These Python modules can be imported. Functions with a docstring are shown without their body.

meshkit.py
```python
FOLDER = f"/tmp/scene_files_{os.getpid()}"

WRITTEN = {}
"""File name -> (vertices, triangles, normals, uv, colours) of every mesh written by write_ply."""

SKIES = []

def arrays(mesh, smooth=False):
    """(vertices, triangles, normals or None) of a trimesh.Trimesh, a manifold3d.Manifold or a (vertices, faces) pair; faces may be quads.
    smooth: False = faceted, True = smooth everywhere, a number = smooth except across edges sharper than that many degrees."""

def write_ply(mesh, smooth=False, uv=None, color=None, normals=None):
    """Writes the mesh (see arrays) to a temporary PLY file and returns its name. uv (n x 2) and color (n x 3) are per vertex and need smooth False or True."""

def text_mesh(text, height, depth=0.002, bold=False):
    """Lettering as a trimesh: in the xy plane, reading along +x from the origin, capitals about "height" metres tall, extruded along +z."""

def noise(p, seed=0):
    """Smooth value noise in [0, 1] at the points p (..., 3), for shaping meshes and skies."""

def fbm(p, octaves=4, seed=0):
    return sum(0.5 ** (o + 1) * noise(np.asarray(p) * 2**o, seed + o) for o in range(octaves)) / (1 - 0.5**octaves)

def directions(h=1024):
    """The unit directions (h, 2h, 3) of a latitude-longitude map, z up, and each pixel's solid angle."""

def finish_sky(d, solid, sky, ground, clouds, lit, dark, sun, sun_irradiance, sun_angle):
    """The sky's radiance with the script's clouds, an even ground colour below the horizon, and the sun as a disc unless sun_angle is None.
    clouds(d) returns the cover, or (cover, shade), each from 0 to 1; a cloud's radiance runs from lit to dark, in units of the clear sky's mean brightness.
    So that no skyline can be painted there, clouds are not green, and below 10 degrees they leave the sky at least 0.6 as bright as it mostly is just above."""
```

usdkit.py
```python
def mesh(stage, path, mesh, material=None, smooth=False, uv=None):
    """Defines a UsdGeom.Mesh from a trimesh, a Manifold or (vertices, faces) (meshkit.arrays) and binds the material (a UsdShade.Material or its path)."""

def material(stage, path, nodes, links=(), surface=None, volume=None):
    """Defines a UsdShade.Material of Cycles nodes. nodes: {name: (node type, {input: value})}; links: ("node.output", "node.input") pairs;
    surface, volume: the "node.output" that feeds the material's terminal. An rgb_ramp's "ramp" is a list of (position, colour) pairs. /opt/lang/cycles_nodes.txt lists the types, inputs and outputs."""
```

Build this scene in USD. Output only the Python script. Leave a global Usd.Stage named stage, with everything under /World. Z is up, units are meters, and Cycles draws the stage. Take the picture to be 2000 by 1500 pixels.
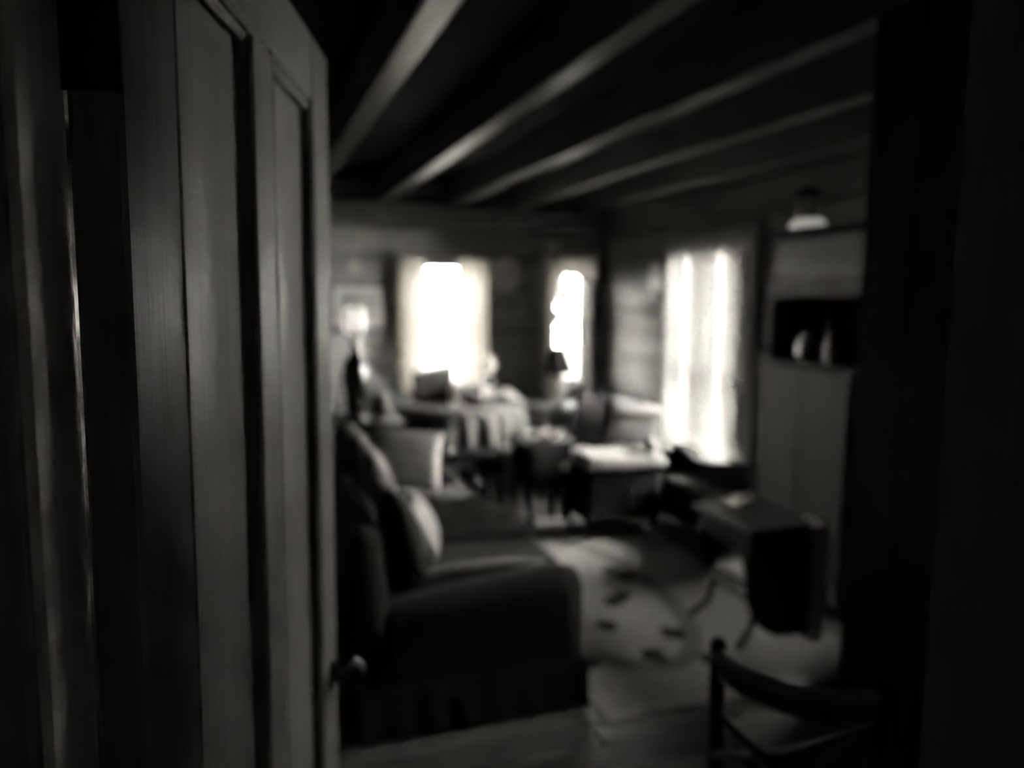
import math, random
import numpy as np, trimesh, usdkit
from manifold3d import Manifold
from shapely.geometry import Polygon
from pxr import Usd, UsdGeom, UsdLux, UsdShade, Gf, Sdf
from meshkit import fbm

stage = Usd.Stage.CreateInMemory()
UsdGeom.SetStageUpAxis(stage, "Z")
UsdGeom.SetStageMetersPerUnit(stage, 1.0)
UsdGeom.Xform.Define(stage, "/World")
random.seed(4)
RNG = np.random.default_rng(11)

# ------------------------------------------------------------------ camera
EYE = Gf.Vec3d(0, 0, 1.5)
YAW, PITCH, ROLL = 19.2, 6.3, 0.5
cam = UsdGeom.Camera.Define(stage, "/World/camera")
cam.CreateHorizontalApertureAttr(36.0)
cam.CreateVerticalApertureAttr(27.0)
cam.CreateFocalLengthAttr(27.0)
cam.CreateClippingRangeAttr(Gf.Vec2f(0.05, 500))
cam.CreateFStopAttr(2.5)
cam.CreateFocusDistanceAttr(0.62)
cam.CreateExposureAttr(0.32)
_y, _p, _r = (math.radians(a) for a in (YAW, PITCH, ROLL))
fw = np.array([math.sin(_y) * math.cos(_p), math.cos(_y) * math.cos(_p), -math.sin(_p)])
r0 = np.array([math.cos(_y), -math.sin(_y), 0.0])
u0 = np.cross(r0, fw)
ri = r0 * math.cos(_r) + u0 * math.sin(_r)
up = -r0 * math.sin(_r) + u0 * math.cos(_r)
m = Gf.Matrix4d(*ri, 0, *up, 0, *(-fw), 0, *EYE, 1)
cam.AddTransformOp().Set(m)

# ------------------------------------------------------------------ daylight
SKY = 62.0
dome = UsdLux.DomeLight.Define(stage, "/World/sky")
dome.CreateIntensityAttr(SKY)
dome.CreateColorAttr(Gf.Vec3f(1.0, 0.965, 0.89))


# ------------------------------------------------------------------ helpers
def tone(v):
    return (v, v * 0.98, v * 0.945)


USED = {}


def numbered(parent, name):
    k = (parent, name)
    n = USED.get(k, 0)
    USED[k] = n + 1
    return f"{parent}/{name}" if n == 0 else f"{parent}/{name}_{n:03d}"


def data(prim, label=None, cat=None, group=None, kind=None):
    for k, v in (("label", label), ("category", cat), ("group", group), ("kind", kind)):
        if v:
            prim.SetCustomDataByKey(k, v)
    return prim


def thing(name, label=None, cat=None, loc=(0, 0, 0), rotz=0.0, group=None, kind=None):
    x = UsdGeom.Xform.Define(stage, numbered("/World", name))
    x.AddTranslateOp().Set(Gf.Vec3d(*map(float, loc)))
    if rotz:
        x.AddRotateZOp().Set(float(rotz))
    return data(x.GetPrim(), label, cat, group, kind)


def part(parent, name, mesh, material, smooth=35, label=None, kind=None):
    path = numbered(str(parent.GetPath()), name)
    p = usdkit.mesh(stage, path, mesh, M[material], smooth=smooth).GetPrim()
    return data(p, label, None, None, kind)


def single(name, mesh, material, label=None, cat=None, smooth=35, group=None, kind=None):
    p = usdkit.mesh(stage, numbered("/World", name), mesh, M[material], smooth=smooth).GetPrim()
    return data(p, label, cat, group, kind)


def copy(src, loc, rotz=0.0, label=None, scale=None):
    was = src.GetCustomData()
    t = thing(src.GetName().split("_0")[0], label or was.get("label"), was.get("category"), loc, rotz, was.get("group"))
    if scale:
        UsdGeom.Xformable(t).AddScaleOp().Set(Gf.Vec3f(*scale))
    t.GetReferences().AddInternalReference(src.GetPath())
    t.SetInstanceable(True)
    return t


def tm(man):
    q = man.to_mesh()
    return trimesh.Trimesh(np.array(q.vert_properties[:, :3]), np.array(q.tri_verts), process=False)


def cat(*ms):
    return trimesh.util.concatenate([x for x in ms])


def cbox(x0, x1, y0, y1, z0, z1, c=0.004):
    """A box with chamfered edges."""
    c = min(c, (x1 - x0) * 0.4, (y1 - y0) * 0.4, (z1 - z0) * 0.4)
    pts = []
    for sx in (0, 1):
        for sy in (0, 1):
            for sz in (0, 1):
                p = np.array([(x0, x1)[sx], (y0, y1)[sy], (z0, z1)[sz]], float)
                d = np.array([1 - 2 * sx, 1 - 2 * sy, 1 - 2 * sz]) * c
                for k in range(3):
                    q = p + d
                    q[k] = p[k]
                    pts.append(q)
    return tm(Manifold.hull_points(np.array(pts)))


def rbox(x0, x1, y0, y1, z0, z1, r, seg=16):
    """A box with rounded edges."""
    s = Manifold.sphere(r, seg)
    return tm(Manifold.batch_hull([s.translate([x, y, z]) for x in (x0 + r, x1 - r) for y in (y0 + r, y1 - r) for z in (z0 + r, z1 - r)]))


def hull(*spheres):
    return tm(Manifold.batch_hull([Manifold.sphere(r, 12).translate(list(map(float, p))) for p, r in spheres]))


def bar(points, radii, seg=10):
    """A round bar swept through points, with spherical joints."""
    pts = [np.asarray(p, float) for p in points]
    rad = np.broadcast_to(radii, (len(pts),))
    balls = [Manifold.sphere(float(r), seg).translate(list(p)) for p, r in zip(pts, rad)]
    out = Manifold.batch_boolean([Manifold.batch_hull([balls[i], balls[i + 1]]) for i in range(len(pts) - 1)], __import__("manifold3d").OpType.Add)
    return tm(out)


def lathe(profile, loc=(0, 0, 0), seg=28):
    g = trimesh.creation.revolve(np.array(profile, float), sections=seg)
    g.apply_translation(loc)
    return g


def extrude(poly, depth, plane="xz", at=0.0):
    """A polygon given in two axes, extruded along the third."""
    g = trimesh.creation.extrude_polygon(Polygon(poly), depth, engine="earcut")
    v = g.vertices.copy()
    if plane == "xz":
        w = np.column_stack([v[:, 0], at + depth - v[:, 2], v[:, 1]])
        w = np.column_stack([v[:, 0], at + v[:, 2], v[:, 1]])
        f = g.faces[:, ::-1]
    elif plane == "yz":
        w = np.column_stack([at + v[:, 2], v[:, 0], v[:, 1]])
        f = g.faces
    else:
        w = np.column_stack([v[:, 0], v[:, 1], at + v[:, 2]])
        f = g.faces
    return trimesh.Trimesh(w, f, process=False)


def sheet(P, t=0.003):
    """A thin shell with real thickness from a grid of points (n, m, 3)."""
    P = np.asarray(P, float)
    n, k = P.shape[:2]
    du, dv = np.gradient(P, axis=0), np.gradient(P, axis=1)
    N = np.cross(du, dv)
    N /= np.linalg.norm(N, axis=2, keepdims=True) + 1e-12
    v = np.vstack([(P + N * t / 2).reshape(-1, 3), (P - N * t / 2).reshape(-1, 3)])
    o = n * k
    idx = np.arange(o).reshape(n, k)
    a, b, c, d = idx[:-1, :-1].ravel(), idx[1:, :-1].ravel(), idx[1:, 1:].ravel(), idx[:-1, 1:].ravel()
    f = [np.column_stack([a, b, c]), np.column_stack([a, c, d]), np.column_stack([a + o, c + o, b + o]), np.column_stack([a + o, d + o, c + o])]
    loop = np.concatenate([idx[:, 0], idx[-1, 1:], idx[-2::-1, -1], idx[0, -2:0:-1]])
    nx = np.roll(loop, -1)
    f += [np.column_stack([loop, loop + o, nx + o]), np.column_stack([loop, nx + o, nx])]
    g = trimesh.Trimesh(v, np.vstack(f), process=False)
    return g


def pillow(w, h, t, n=18, pinch=0.07):
    """A stuffed cushion in the xz plane, thickness along y, centred on the origin."""
    u = np.sin(np.linspace(-1, 1, n) * np.pi / 2)
    U, V = np.meshgrid(u, u, indexing="ij")
    X = U * (1 - pinch * (1 - V**2) * np.abs(U)) * w / 2
    Z = V * (1 - pinch * (1 - U**2) * np.abs(V)) * h / 2
    T = t / 2 * (np.clip(1 - U**2, 0, 1) ** 0.42) * (np.clip(1 - V**2, 0, 1) ** 0.42)
    T = T * (1 + 0.12 * (fbm(np.stack([X * 14, Z * 14, X * 0], -1), 3, 5) - 0.5))
    front = np.stack([X, -T - 0.002, Z], -1).reshape(-1, 3)
    back = np.stack([X, T + 0.002, Z], -1).reshape(-1, 3)
    o = n * n
    idx = np.arange(o).reshape(n, n)
    a, b, c, d = idx[:-1, :-1].ravel(), idx[1:, :-1].ravel(), idx[1:, 1:].ravel(), idx[:-1, 1:].ravel()
    f = [np.column_stack([a, b, c]), np.column_stack([a, c, d]), np.column_stack([a + o, c + o, b + o]), np.column_stack([a + o, d + o, c + o])]
    loop = np.concatenate([idx[:, 0], idx[-1, 1:], idx[-2::-1, -1], idx[0, -2:0:-1]])
    nx = np.roll(loop, -1)
    f += [np.column_stack([loop, loop + o, nx + o]), np.column_stack([loop, nx + o, nx])]
    return trimesh.Trimesh(np.vstack([front, back]), np.vstack(f), process=False)


def place(g, loc=(0, 0, 0), rx=0, ry=0, rz=0):
    T = trimesh.transformations.euler_matrix(math.radians(rx), math.radians(ry), math.radians(rz), "sxyz")
    T[:3, 3] = loc
    g = g.copy()
    g.apply_transform(T)
    return g


# ------------------------------------------------------------------ materials
M = {}


def plain(name, v, rough=0.6, spec=0.3, noise=0.0, scale=20.0, bump=0.0, sheen=0.0, metallic=0.0):
    nodes = {"p": ("principled_bsdf", {"base_color": tone(v), "roughness": rough, "specular_ior_level": spec, "sheen_weight": sheen, "metallic": metallic})}
    links = []
    if noise or bump:
        nodes["tc"] = ("texture_coordinate", {})
        nodes["n"] = ("noise_texture", {"scale": scale, "detail": 4.0, "roughness": 0.6})
        links.append(("tc.object", "n.vector"))
        if noise:
            nodes["r"] = ("rgb_ramp", {"ramp": [(0.25, tone(v * (1 - noise))), (0.75, tone(v * (1 + noise)))]})
            links += [("n.fac", "r.fac"), ("r.color", "p.base_color")]
        if bump:
            nodes["b"] = ("bump", {"strength": bump, "distance": 0.01})
            links += [("n.fac", "b.height"), ("b.normal", "p.normal")]
    M[name] = usdkit.material(stage, f"/World/Looks/{name}", nodes, links, surface="p.BSDF")


def wood(name, lo, hi, axis, rough=0.55, spec=0.3, fine=90.0, along=2.5, bump=0.25, knots=False):
    sc = {"x": (along, fine, fine), "y": (fine, along, fine), "z": (fine, fine, along)}[axis]
    broad = tuple(x * 0.12 if x > along else x * 0.5 for x in sc)
    nodes = {
        "tc": ("texture_coordinate", {}),
        "m1": ("mapping", {"scale": sc}),
        "m2": ("mapping", {"scale": broad}),
        "n1": ("noise_texture", {"scale": 1.0, "detail": 3.0, "roughness": 0.65}),
        "n2": ("noise_texture", {"scale": 1.0, "detail": 2.0, "roughness": 0.5, "distortion": 0.6}),
        "mx": ("mix", {"fac": 0.5}),
        "r": ("rgb_ramp", {"ramp": [(0.28, tone(lo)), (0.72, tone(hi))]}),
        "b": ("bump", {"strength": bump, "distance": 0.002}),
        "p": ("principled_bsdf", {"roughness": rough, "specular_ior_level": spec}),
    }
    links = [("tc.object", "m1.vector"), ("tc.object", "m2.vector"), ("m1.vector", "n1.vector"), ("m2.vector", "n2.vector"),
             ("n1.color", "mx.color1"), ("n2.color", "mx.color2"), ("mx.color", "r.fac"), ("r.color", "p.base_color"),
             ("n1.fac", "b.height"), ("b.normal", "p.normal")]
    # ramp factor needs a single channel
    nodes["bw"] = ("rgb_to_bw", {})
    links = [l for l in links if l != ("mx.color", "r.fac")] + [("mx.color", "bw.color"), ("bw.val", "r.fac")]
    M[name] = usdkit.material(stage, f"/World/Looks/{name}", nodes, links, surface="p.BSDF")


for k, f in (("a", 0.85), ("b", 1.0), ("c", 1.18)):
    wood("floor_" + k, 0.06 * f, 0.11 * f, "x", rough=0.42, spec=0.35)
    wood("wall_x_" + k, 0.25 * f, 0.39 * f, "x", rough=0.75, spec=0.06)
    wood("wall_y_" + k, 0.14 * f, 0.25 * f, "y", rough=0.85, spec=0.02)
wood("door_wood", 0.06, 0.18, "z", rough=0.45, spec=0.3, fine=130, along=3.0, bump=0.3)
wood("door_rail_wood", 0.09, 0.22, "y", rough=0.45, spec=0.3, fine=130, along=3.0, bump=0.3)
wood("hall_casing", 0.09, 0.18, "z", rough=0.7, spec=0.1)
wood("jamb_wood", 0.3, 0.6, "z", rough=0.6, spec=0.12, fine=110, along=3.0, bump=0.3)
wood("beam_wood", 0.11, 0.2, "y", rough=0.32, spec=0.5)
wood("dark_wood", 0.012, 0.03, "z", rough=0.5, spec=0.15)
wood("dark_wood_x", 0.025, 0.055, "x", rough=0.6, spec=0.1)
wood("table_wood", 0.05, 0.11, "y", rough=0.25, spec=0.5)
wood("highlight_wood", 0.5, 0.7, "x", rough=0.3, spec=0.5, bump=0.05)
wood("chair_wood", 0.18, 0.3, "x", rough=0.2, spec=0.9, bump=0.05)  # lighter than the rest of the chair, painting its highlights
wood("hutch_wood", 0.026, 0.05, "z", rough=0.7, spec=0.08)
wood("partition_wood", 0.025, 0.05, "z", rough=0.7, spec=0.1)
wood("casing_wood", 0.33, 0.46, "z", rough=0.55, spec=0.25)
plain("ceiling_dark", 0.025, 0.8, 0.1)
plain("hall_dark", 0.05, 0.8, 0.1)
plain("black_iron", 0.012, 0.2, 0.6)
plain("iron_knob", 0.03, 0.18, 0.6)
plain("curtain_dummy", 0.5)
plain("sofa_cloth", 0.02, 0.9, 0.1, noise=0.3, scale=60, bump=0.2, sheen=0.1)
plain("sofa_pale", 0.35, 0.85, 0.1, noise=0.1, scale=60)
plain("pillow_grey", 0.22, 0.9, 0.1, noise=0.2, scale=40, bump=0.15)
plain("pillow_pale", 0.55, 0.9, 0.1, noise=0.1, scale=40, bump=0.1)
plain("cloth_white", 0.8, 0.9, 0.1, noise=0.05, scale=40)
plain("pillow_band", 0.13, 0.9, 0.1, noise=0.2, scale=40)
plain("pillow_mid", 0.05, 0.9, 0.1, noise=0.2, scale=40)
plain("pillow_dark", 0.05, 0.9, 0.1, noise=0.3, scale=40, bump=0.1)
plain("throw_dark", 0.03, 0.95, 0.05, noise=0.5, scale=25, bump=0.3)
plain("fleece_white", 0.34, 0.95, 0.05, noise=0.08, scale=60, bump=0.5)
plain("rug_wool", 0.36, 0.95, 0.02, noise=0.12, scale=45, bump=0.4)
plain("rug_dark", 0.2, 0.95, 0.02, noise=0.2, scale=60, bump=0.4)
plain("rug_flower", 0.05, 0.95, 0.02, noise=0.2, scale=60, bump=0.4)
plain("china_white", 0.5, 0.25, 0.4)
plain("china_grey", 0.5, 0.35, 0.4)
plain("paper_white", 0.85, 0.14, 0.8)
plain("shade_dark", 0.05, 0.85, 0.1)
plain("table_cloth", 0.13, 0.85, 0.1, noise=0.15, scale=30)
plain("box_dark", 0.06, 0.5, 0.3)
plain("leaf_indoor", 0.36, 0.75, 0.12, noise=0.2, scale=30)
plain("clay_pot", 0.1, 0.7, 0.2)
plain("picture_mat", 0.55, 0.6, 0.2)
plain("picture_print", 0.33, 0.6, 0.2, noise=0.35, scale=9)
plain("print_dark", 0.1, 0.6, 0.2)
plain("frame_dark", 0.05, 0.4, 0.3)
plain("bark", 0.12, 0.9, 0.1, noise=0.4, scale=12, bump=0.5)
plain("ground_grass", 0.035, 0.95, 0.05, noise=0.4, scale=3)
plain("outer_wall", 0.3, 0.9, 0.1)


def cloth_through(name, diff, trans, clear=0.0):
    """Curtain cloth that lets daylight through."""
    nodes = {
        "d": ("diffuse_bsdf", {"color": tone(diff)}),
        "t": ("translucent_bsdf", {"color": tone(trans)}),
        "s": ("add_closure", {}),
    }
    links = [("d.BSDF", "s.closure1"), ("t.BSDF", "s.closure2")]
    out = "s.closure"
    if clear:
        nodes["c"] = ("transparent_bsdf", {"color": (1, 1, 1)})
        nodes["x"] = ("mix_closure", {"fac": clear})
        links += [("s.closure", "x.closure1"), ("c.BSDF", "x.closure2")]
        out = "x.closure"
    M[name] = usdkit.material(stage, f"/World/Looks/{name}", nodes, links, surface=out)


cloth_through("curtain_cloth", 0.18, 0.76)
cloth_through("heavy_cloth", 0.1, 0.3)
cloth_through("sheer_cloth", 0.2, 0.05, clear=0.70)
cloth_through("leaf_outside", 0.025, 0.012)
for nm_, st_ in (("lit_glass", 0.45), ("added_glow", 0.28)):
    M[nm_] = usdkit.material(stage, f"/World/Looks/{nm_}", {"p": ("principled_bsdf", {"base_color": tone(0.75), "roughness": 0.3, "emission_color": (1.0, 0.96, 0.88), "emission_strength": st_})}, [], surface="p.BSDF")
cloth_through("thin_porcelain", 0.35, 0.6)
cloth_through("linen", 0.35, 0.5)
plain("silver", 0.75, 0.12, 0.5, metallic=1.0)
plain("plate_white", 0.8, 0.5, 0.3)
M["pane_glass"] = usdkit.material(stage, "/World/Looks/pane_glass", {
    "t": ("transparent_bsdf", {"color": (0.97, 0.97, 0.97)}), "g": ("glossy_bsdf", {"roughness": 0.02, "color": (0.9, 0.9, 0.9)}),
    "f": ("fresnel", {"IOR": 1.45}), "x": ("mix_closure", {})},
    [("f.fac", "x.fac"), ("t.BSDF", "x.closure1"), ("g.BSDF", "x.closure2")], surface="x.closure")

# ------------------------------------------------------------------ the room shell
XL, XR, YN, YF, ZC = -1.6, 2.95, 0.68, 6.1, 2.43
BEAM_Z = 2.23
WT = 0.16

# floor of boards running across the room
floor = thing("floor", "dark wooden floor of wide boards", None, kind="structure")
yy, i = -1.7, 0
while yy < YF + 0.1:
    w = 0.135
    cuts = [XL - 0.1] + sorted(RNG.uniform(-0.9, 2.4, 1 if yy < YN else 2)) + [XR + 0.1]
    if yy < YN - 0.13:
        cuts = [-1.6, 1.6]
    for a, b in zip(cuts[:-1], cuts[1:]):
        if b - a < 0.06:
            continue
        dz = RNG.uniform(0, 0.0015)
        part(floor, "plank", cbox(a + 0.0012, b - 0.0012, yy + 0.0018, yy + w - 0.0018, -0.03, dz, 0.003), "floor_" + "abc"[int(RNG.integers(3))], smooth=False)
    yy += w
part(floor, "subfloor", cbox(XL - 0.1, XR + 0.1, -1.7, YF + 0.1, -0.1, -0.03, 0.002), "hall_dark", smooth=False)

# window openings:   far wall (x range, z range), right wall (y range, z range)
W0 = (-1.40, -0.90, 1.22, 1.62)
W1 = (1.20, 1.84, 0.78, 1.79)
W2 = (2.43, 2.80, 0.78, 1.82)
W3 = (4.02, 4.92, 0.46, 1.87)
W5 = (2.05, 2.6, 1.42, 1.78)


def plank_rows(parent, lo, hi, holes, make, row=0.205, top=ZC, axis="x"):
    """Horizontal wall boards, cut round the openings, each board a part."""
    z = 0.0
    while z < top - 0.01:
        z1 = min(z + row, top)
        segs = [(lo, hi)]
        levels = sorted({z, z1, *[h[k] for h in holes for k in (2, 3) if z < h[k] < z1]})
        for za, zb in zip(levels[:-1], levels[1:]):
            segs = [(lo, hi)]
            for h in holes:
                if h[2] < zb - 1e-6 and h[3] > za + 1e-6:
                    segs = [s for a, b in segs for s in ((a, min(b, h[0])), (max(a, h[1]), b)) if s[1] - s[0] > 0.01]
            for a, b in segs:
                make(parent, a, b, za, zb)
        z = z1


wf = thing("wall_far", "far wall of horizontal log boards holding two curtained windows", None, kind="structure")
plank_rows(wf, XL - WT, XR + WT, [W0, W1, W2],
           lambda p, a, b, za, zb: part(p, "board", cbox(a + 0.001, b - 0.001, YF + RNG.uniform(0, 0.006), YF + WT, za + 0.003, zb - 0.003, 0.018), "wall_x_" + "abc"[int(RNG.integers(3))], smooth=False))
part(wf, "backing", cat(cbox(XL - WT, W0[0], YF + 0.05, YF + 0.11, 0, ZC, 0.001), cbox(W0[1], W1[0], YF + 0.05, YF + 0.11, 0, ZC, 0.001), cbox(W1[1], W2[0], YF + 0.05, YF + 0.11, 0, ZC, 0.001), cbox(W2[1], XR + WT, YF + 0.05, YF + 0.11, 0, ZC, 0.001),
     *[cbox(w[0], w[1], YF + 0.05, YF + 0.11, 0, w[2], 0.001) for w in (W0, W1, W2)], *[cbox(w[0], w[1], YF + 0.05, YF + 0.11, w[3], ZC, 0.001) for w in (W0, W1, W2)]), "hall_dark", smooth=False)

wr = thing("wall_right", "right wall of horizontal log boards with the tall bright window", None, kind="structure")
plank_rows(wr, YN, YF, [W3, W5],
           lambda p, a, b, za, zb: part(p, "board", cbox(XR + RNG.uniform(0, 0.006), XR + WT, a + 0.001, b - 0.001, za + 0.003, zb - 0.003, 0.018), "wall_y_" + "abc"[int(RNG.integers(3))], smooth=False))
part(wr, "backing", cat(cbox(XR + 0.05, XR + 0.11, YN - 0.2, W5[0], 0, ZC, 0.001), cbox(XR + 0.05, XR + 0.11, W5[1], W3[0], 0, ZC, 0.001), cbox(XR + 0.05, XR + 0.11, W3[1], YF + 0.05, 0, ZC, 0.001),
     *[cbox(XR + 0.05, XR + 0.11, w[0], w[1], 0, w[2], 0.001) for w in (W3, W5)], *[cbox(XR + 0.05, XR + 0.11, w[0], w[1], w[3], ZC, 0.001) for w in (W3, W5)]), "hall_dark", smooth=False)

wl = thing("wall_left", "left wall of horizontal log boards behind the open door", None, kind="structure")
for k in range(12):
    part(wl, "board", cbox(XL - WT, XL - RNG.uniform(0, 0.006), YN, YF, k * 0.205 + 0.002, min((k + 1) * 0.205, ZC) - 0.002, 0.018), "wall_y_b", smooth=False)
part(wl, "backing", cbox(XL - 0.12, XL - 0.05, YN, YF, 0, ZC, 0.001), "hall_dark", smooth=False)

JL, JR, YW = -0.124, 0.774, 0.55     # doorway sides, hall face of the near wall
HEAD = 1.96
wn = thing("wall_near", "dark near wall with the doorway the camera looks through", None, kind="structure")
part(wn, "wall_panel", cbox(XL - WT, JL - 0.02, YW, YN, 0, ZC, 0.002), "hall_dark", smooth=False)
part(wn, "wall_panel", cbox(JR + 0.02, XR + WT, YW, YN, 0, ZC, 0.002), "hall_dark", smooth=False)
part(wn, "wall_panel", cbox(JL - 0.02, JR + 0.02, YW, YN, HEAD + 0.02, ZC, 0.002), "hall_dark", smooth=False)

fr = thing("trim_1", "wooden door frame lining the doorway in the foreground", None, kind="structure")
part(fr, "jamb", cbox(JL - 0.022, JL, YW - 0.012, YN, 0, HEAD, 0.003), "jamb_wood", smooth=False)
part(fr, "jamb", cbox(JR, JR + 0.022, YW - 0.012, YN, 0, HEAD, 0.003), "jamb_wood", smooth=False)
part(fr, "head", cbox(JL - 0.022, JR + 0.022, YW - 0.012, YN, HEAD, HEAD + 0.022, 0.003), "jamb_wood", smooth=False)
part(fr, "casing", cbox(JL - 0.115, JL - 0.006, YW - 0.03, YW - 0.001, 0, HEAD + 0.1, 0.004), "hall_casing", smooth=False)
part(fr, "casing", cbox(JR + 0.006, JR + 0.115, YW - 0.03, YW - 0.001, 0, HEAD + 0.1, 0.004), "hall_casing", smooth=False)

# the dark hall in which the camera stands
for nm, b in (("wall_hall_left", (-1.6, -1.5, -1.7, YW, 0, ZC)), ("wall_hall_right", (1.5, 1.6, -1.7, YW, 0, ZC))):
    single(nm, cbox(*b, 0.002), "hall_dark", "dark unlit wall of the hall behind the camera", None, smooth=False, kind="structure")

wb = thing("wall_hall_back", "dark end wall of the hall behind the camera with a small added curtained window", None, kind="structure")
for b in ((-1.6, 0.6, -1.8, -1.7, 0, ZC), (1.2, 1.6, -1.8, -1.7, 0, ZC), (0.6, 1.2, -1.8, -1.7, 0, 1.2), (0.6, 1.2, -1.8, -1.7, 1.8, ZC)):
    part(wb, "wall_panel", cbox(*b, 0.001), "hall_dark", smooth=False)
w6 = thing("window_6", "small unseen window added behind the camera to light the door frame", None, kind="structure")  # unseen window added to light jamb and door edge faintly
part(w6, "frame", cat(cbox(0.6, 0.64, -1.78, -1.74, 1.2, 1.8, 0.002), cbox(1.16, 1.2, -1.78, -1.74, 1.2, 1.8, 0.002), cbox(0.64, 1.16, -1.78, -1.74, 1.2, 1.24, 0.002), cbox(0.64, 1.16, -1.78, -1.74, 1.76, 1.8, 0.002)), "casing_wood", smooth=False)
part(w6, "pane", cbox(0.64, 1.16, -1.762, -1.758, 1.24, 1.76, 0.0005), "pane_glass", smooth=False)

# closet wall inside the room, right of the doorway
pt = thing("wall_partition", "black upright board partition just right of the doorway", None, kind="structure")
yy = YN + 0.002
while yy < 1.63:
    y1 = min(yy + 0.16, 1.64)
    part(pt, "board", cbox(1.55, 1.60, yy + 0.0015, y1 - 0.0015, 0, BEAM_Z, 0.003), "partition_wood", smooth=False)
    yy = y1

# ceiling with beams running towards the far wall
ce = thing("ceiling", "dark boarded ceiling with open beams running to the far wall", None, kind="structure")
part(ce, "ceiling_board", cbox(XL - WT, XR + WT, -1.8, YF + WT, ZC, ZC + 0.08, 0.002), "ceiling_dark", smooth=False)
for bx in (-1.2, -0.65, -0.08, 0.49, 1.035, 1.61, 2.14, 2.72):
    part(ce, "beam", cbox(bx - 0.05, bx + 0.046, YN, YF, BEAM_Z, ZC, 0.008), "beam_wood", smooth=False)
single("trim_2", cbox(XL, XR, YF - 0.12, YF - 0.001, 2.07, BEAM_Z - 0.001, 0.01), "wall_x_a", "squared wooden wall plate under the beam ends on the far wall", None, smooth=False, kind="structure")
single("baseboard_far", cbox(XL, XR, YF - 0.022, YF - 0.001, 0.002, 0.13, 0.004), "wall_x_b", "wooden baseboard along the far wall", None, smooth=False, kind="structure")
single("baseboard_right", cbox(XR - 0.022, XR - 0.001, YN, YF - 0.03, 0.002, 0.13, 0.004), "wall_y_b", "wooden baseboard along the right wall", None, smooth=False, kind="structure")


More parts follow.
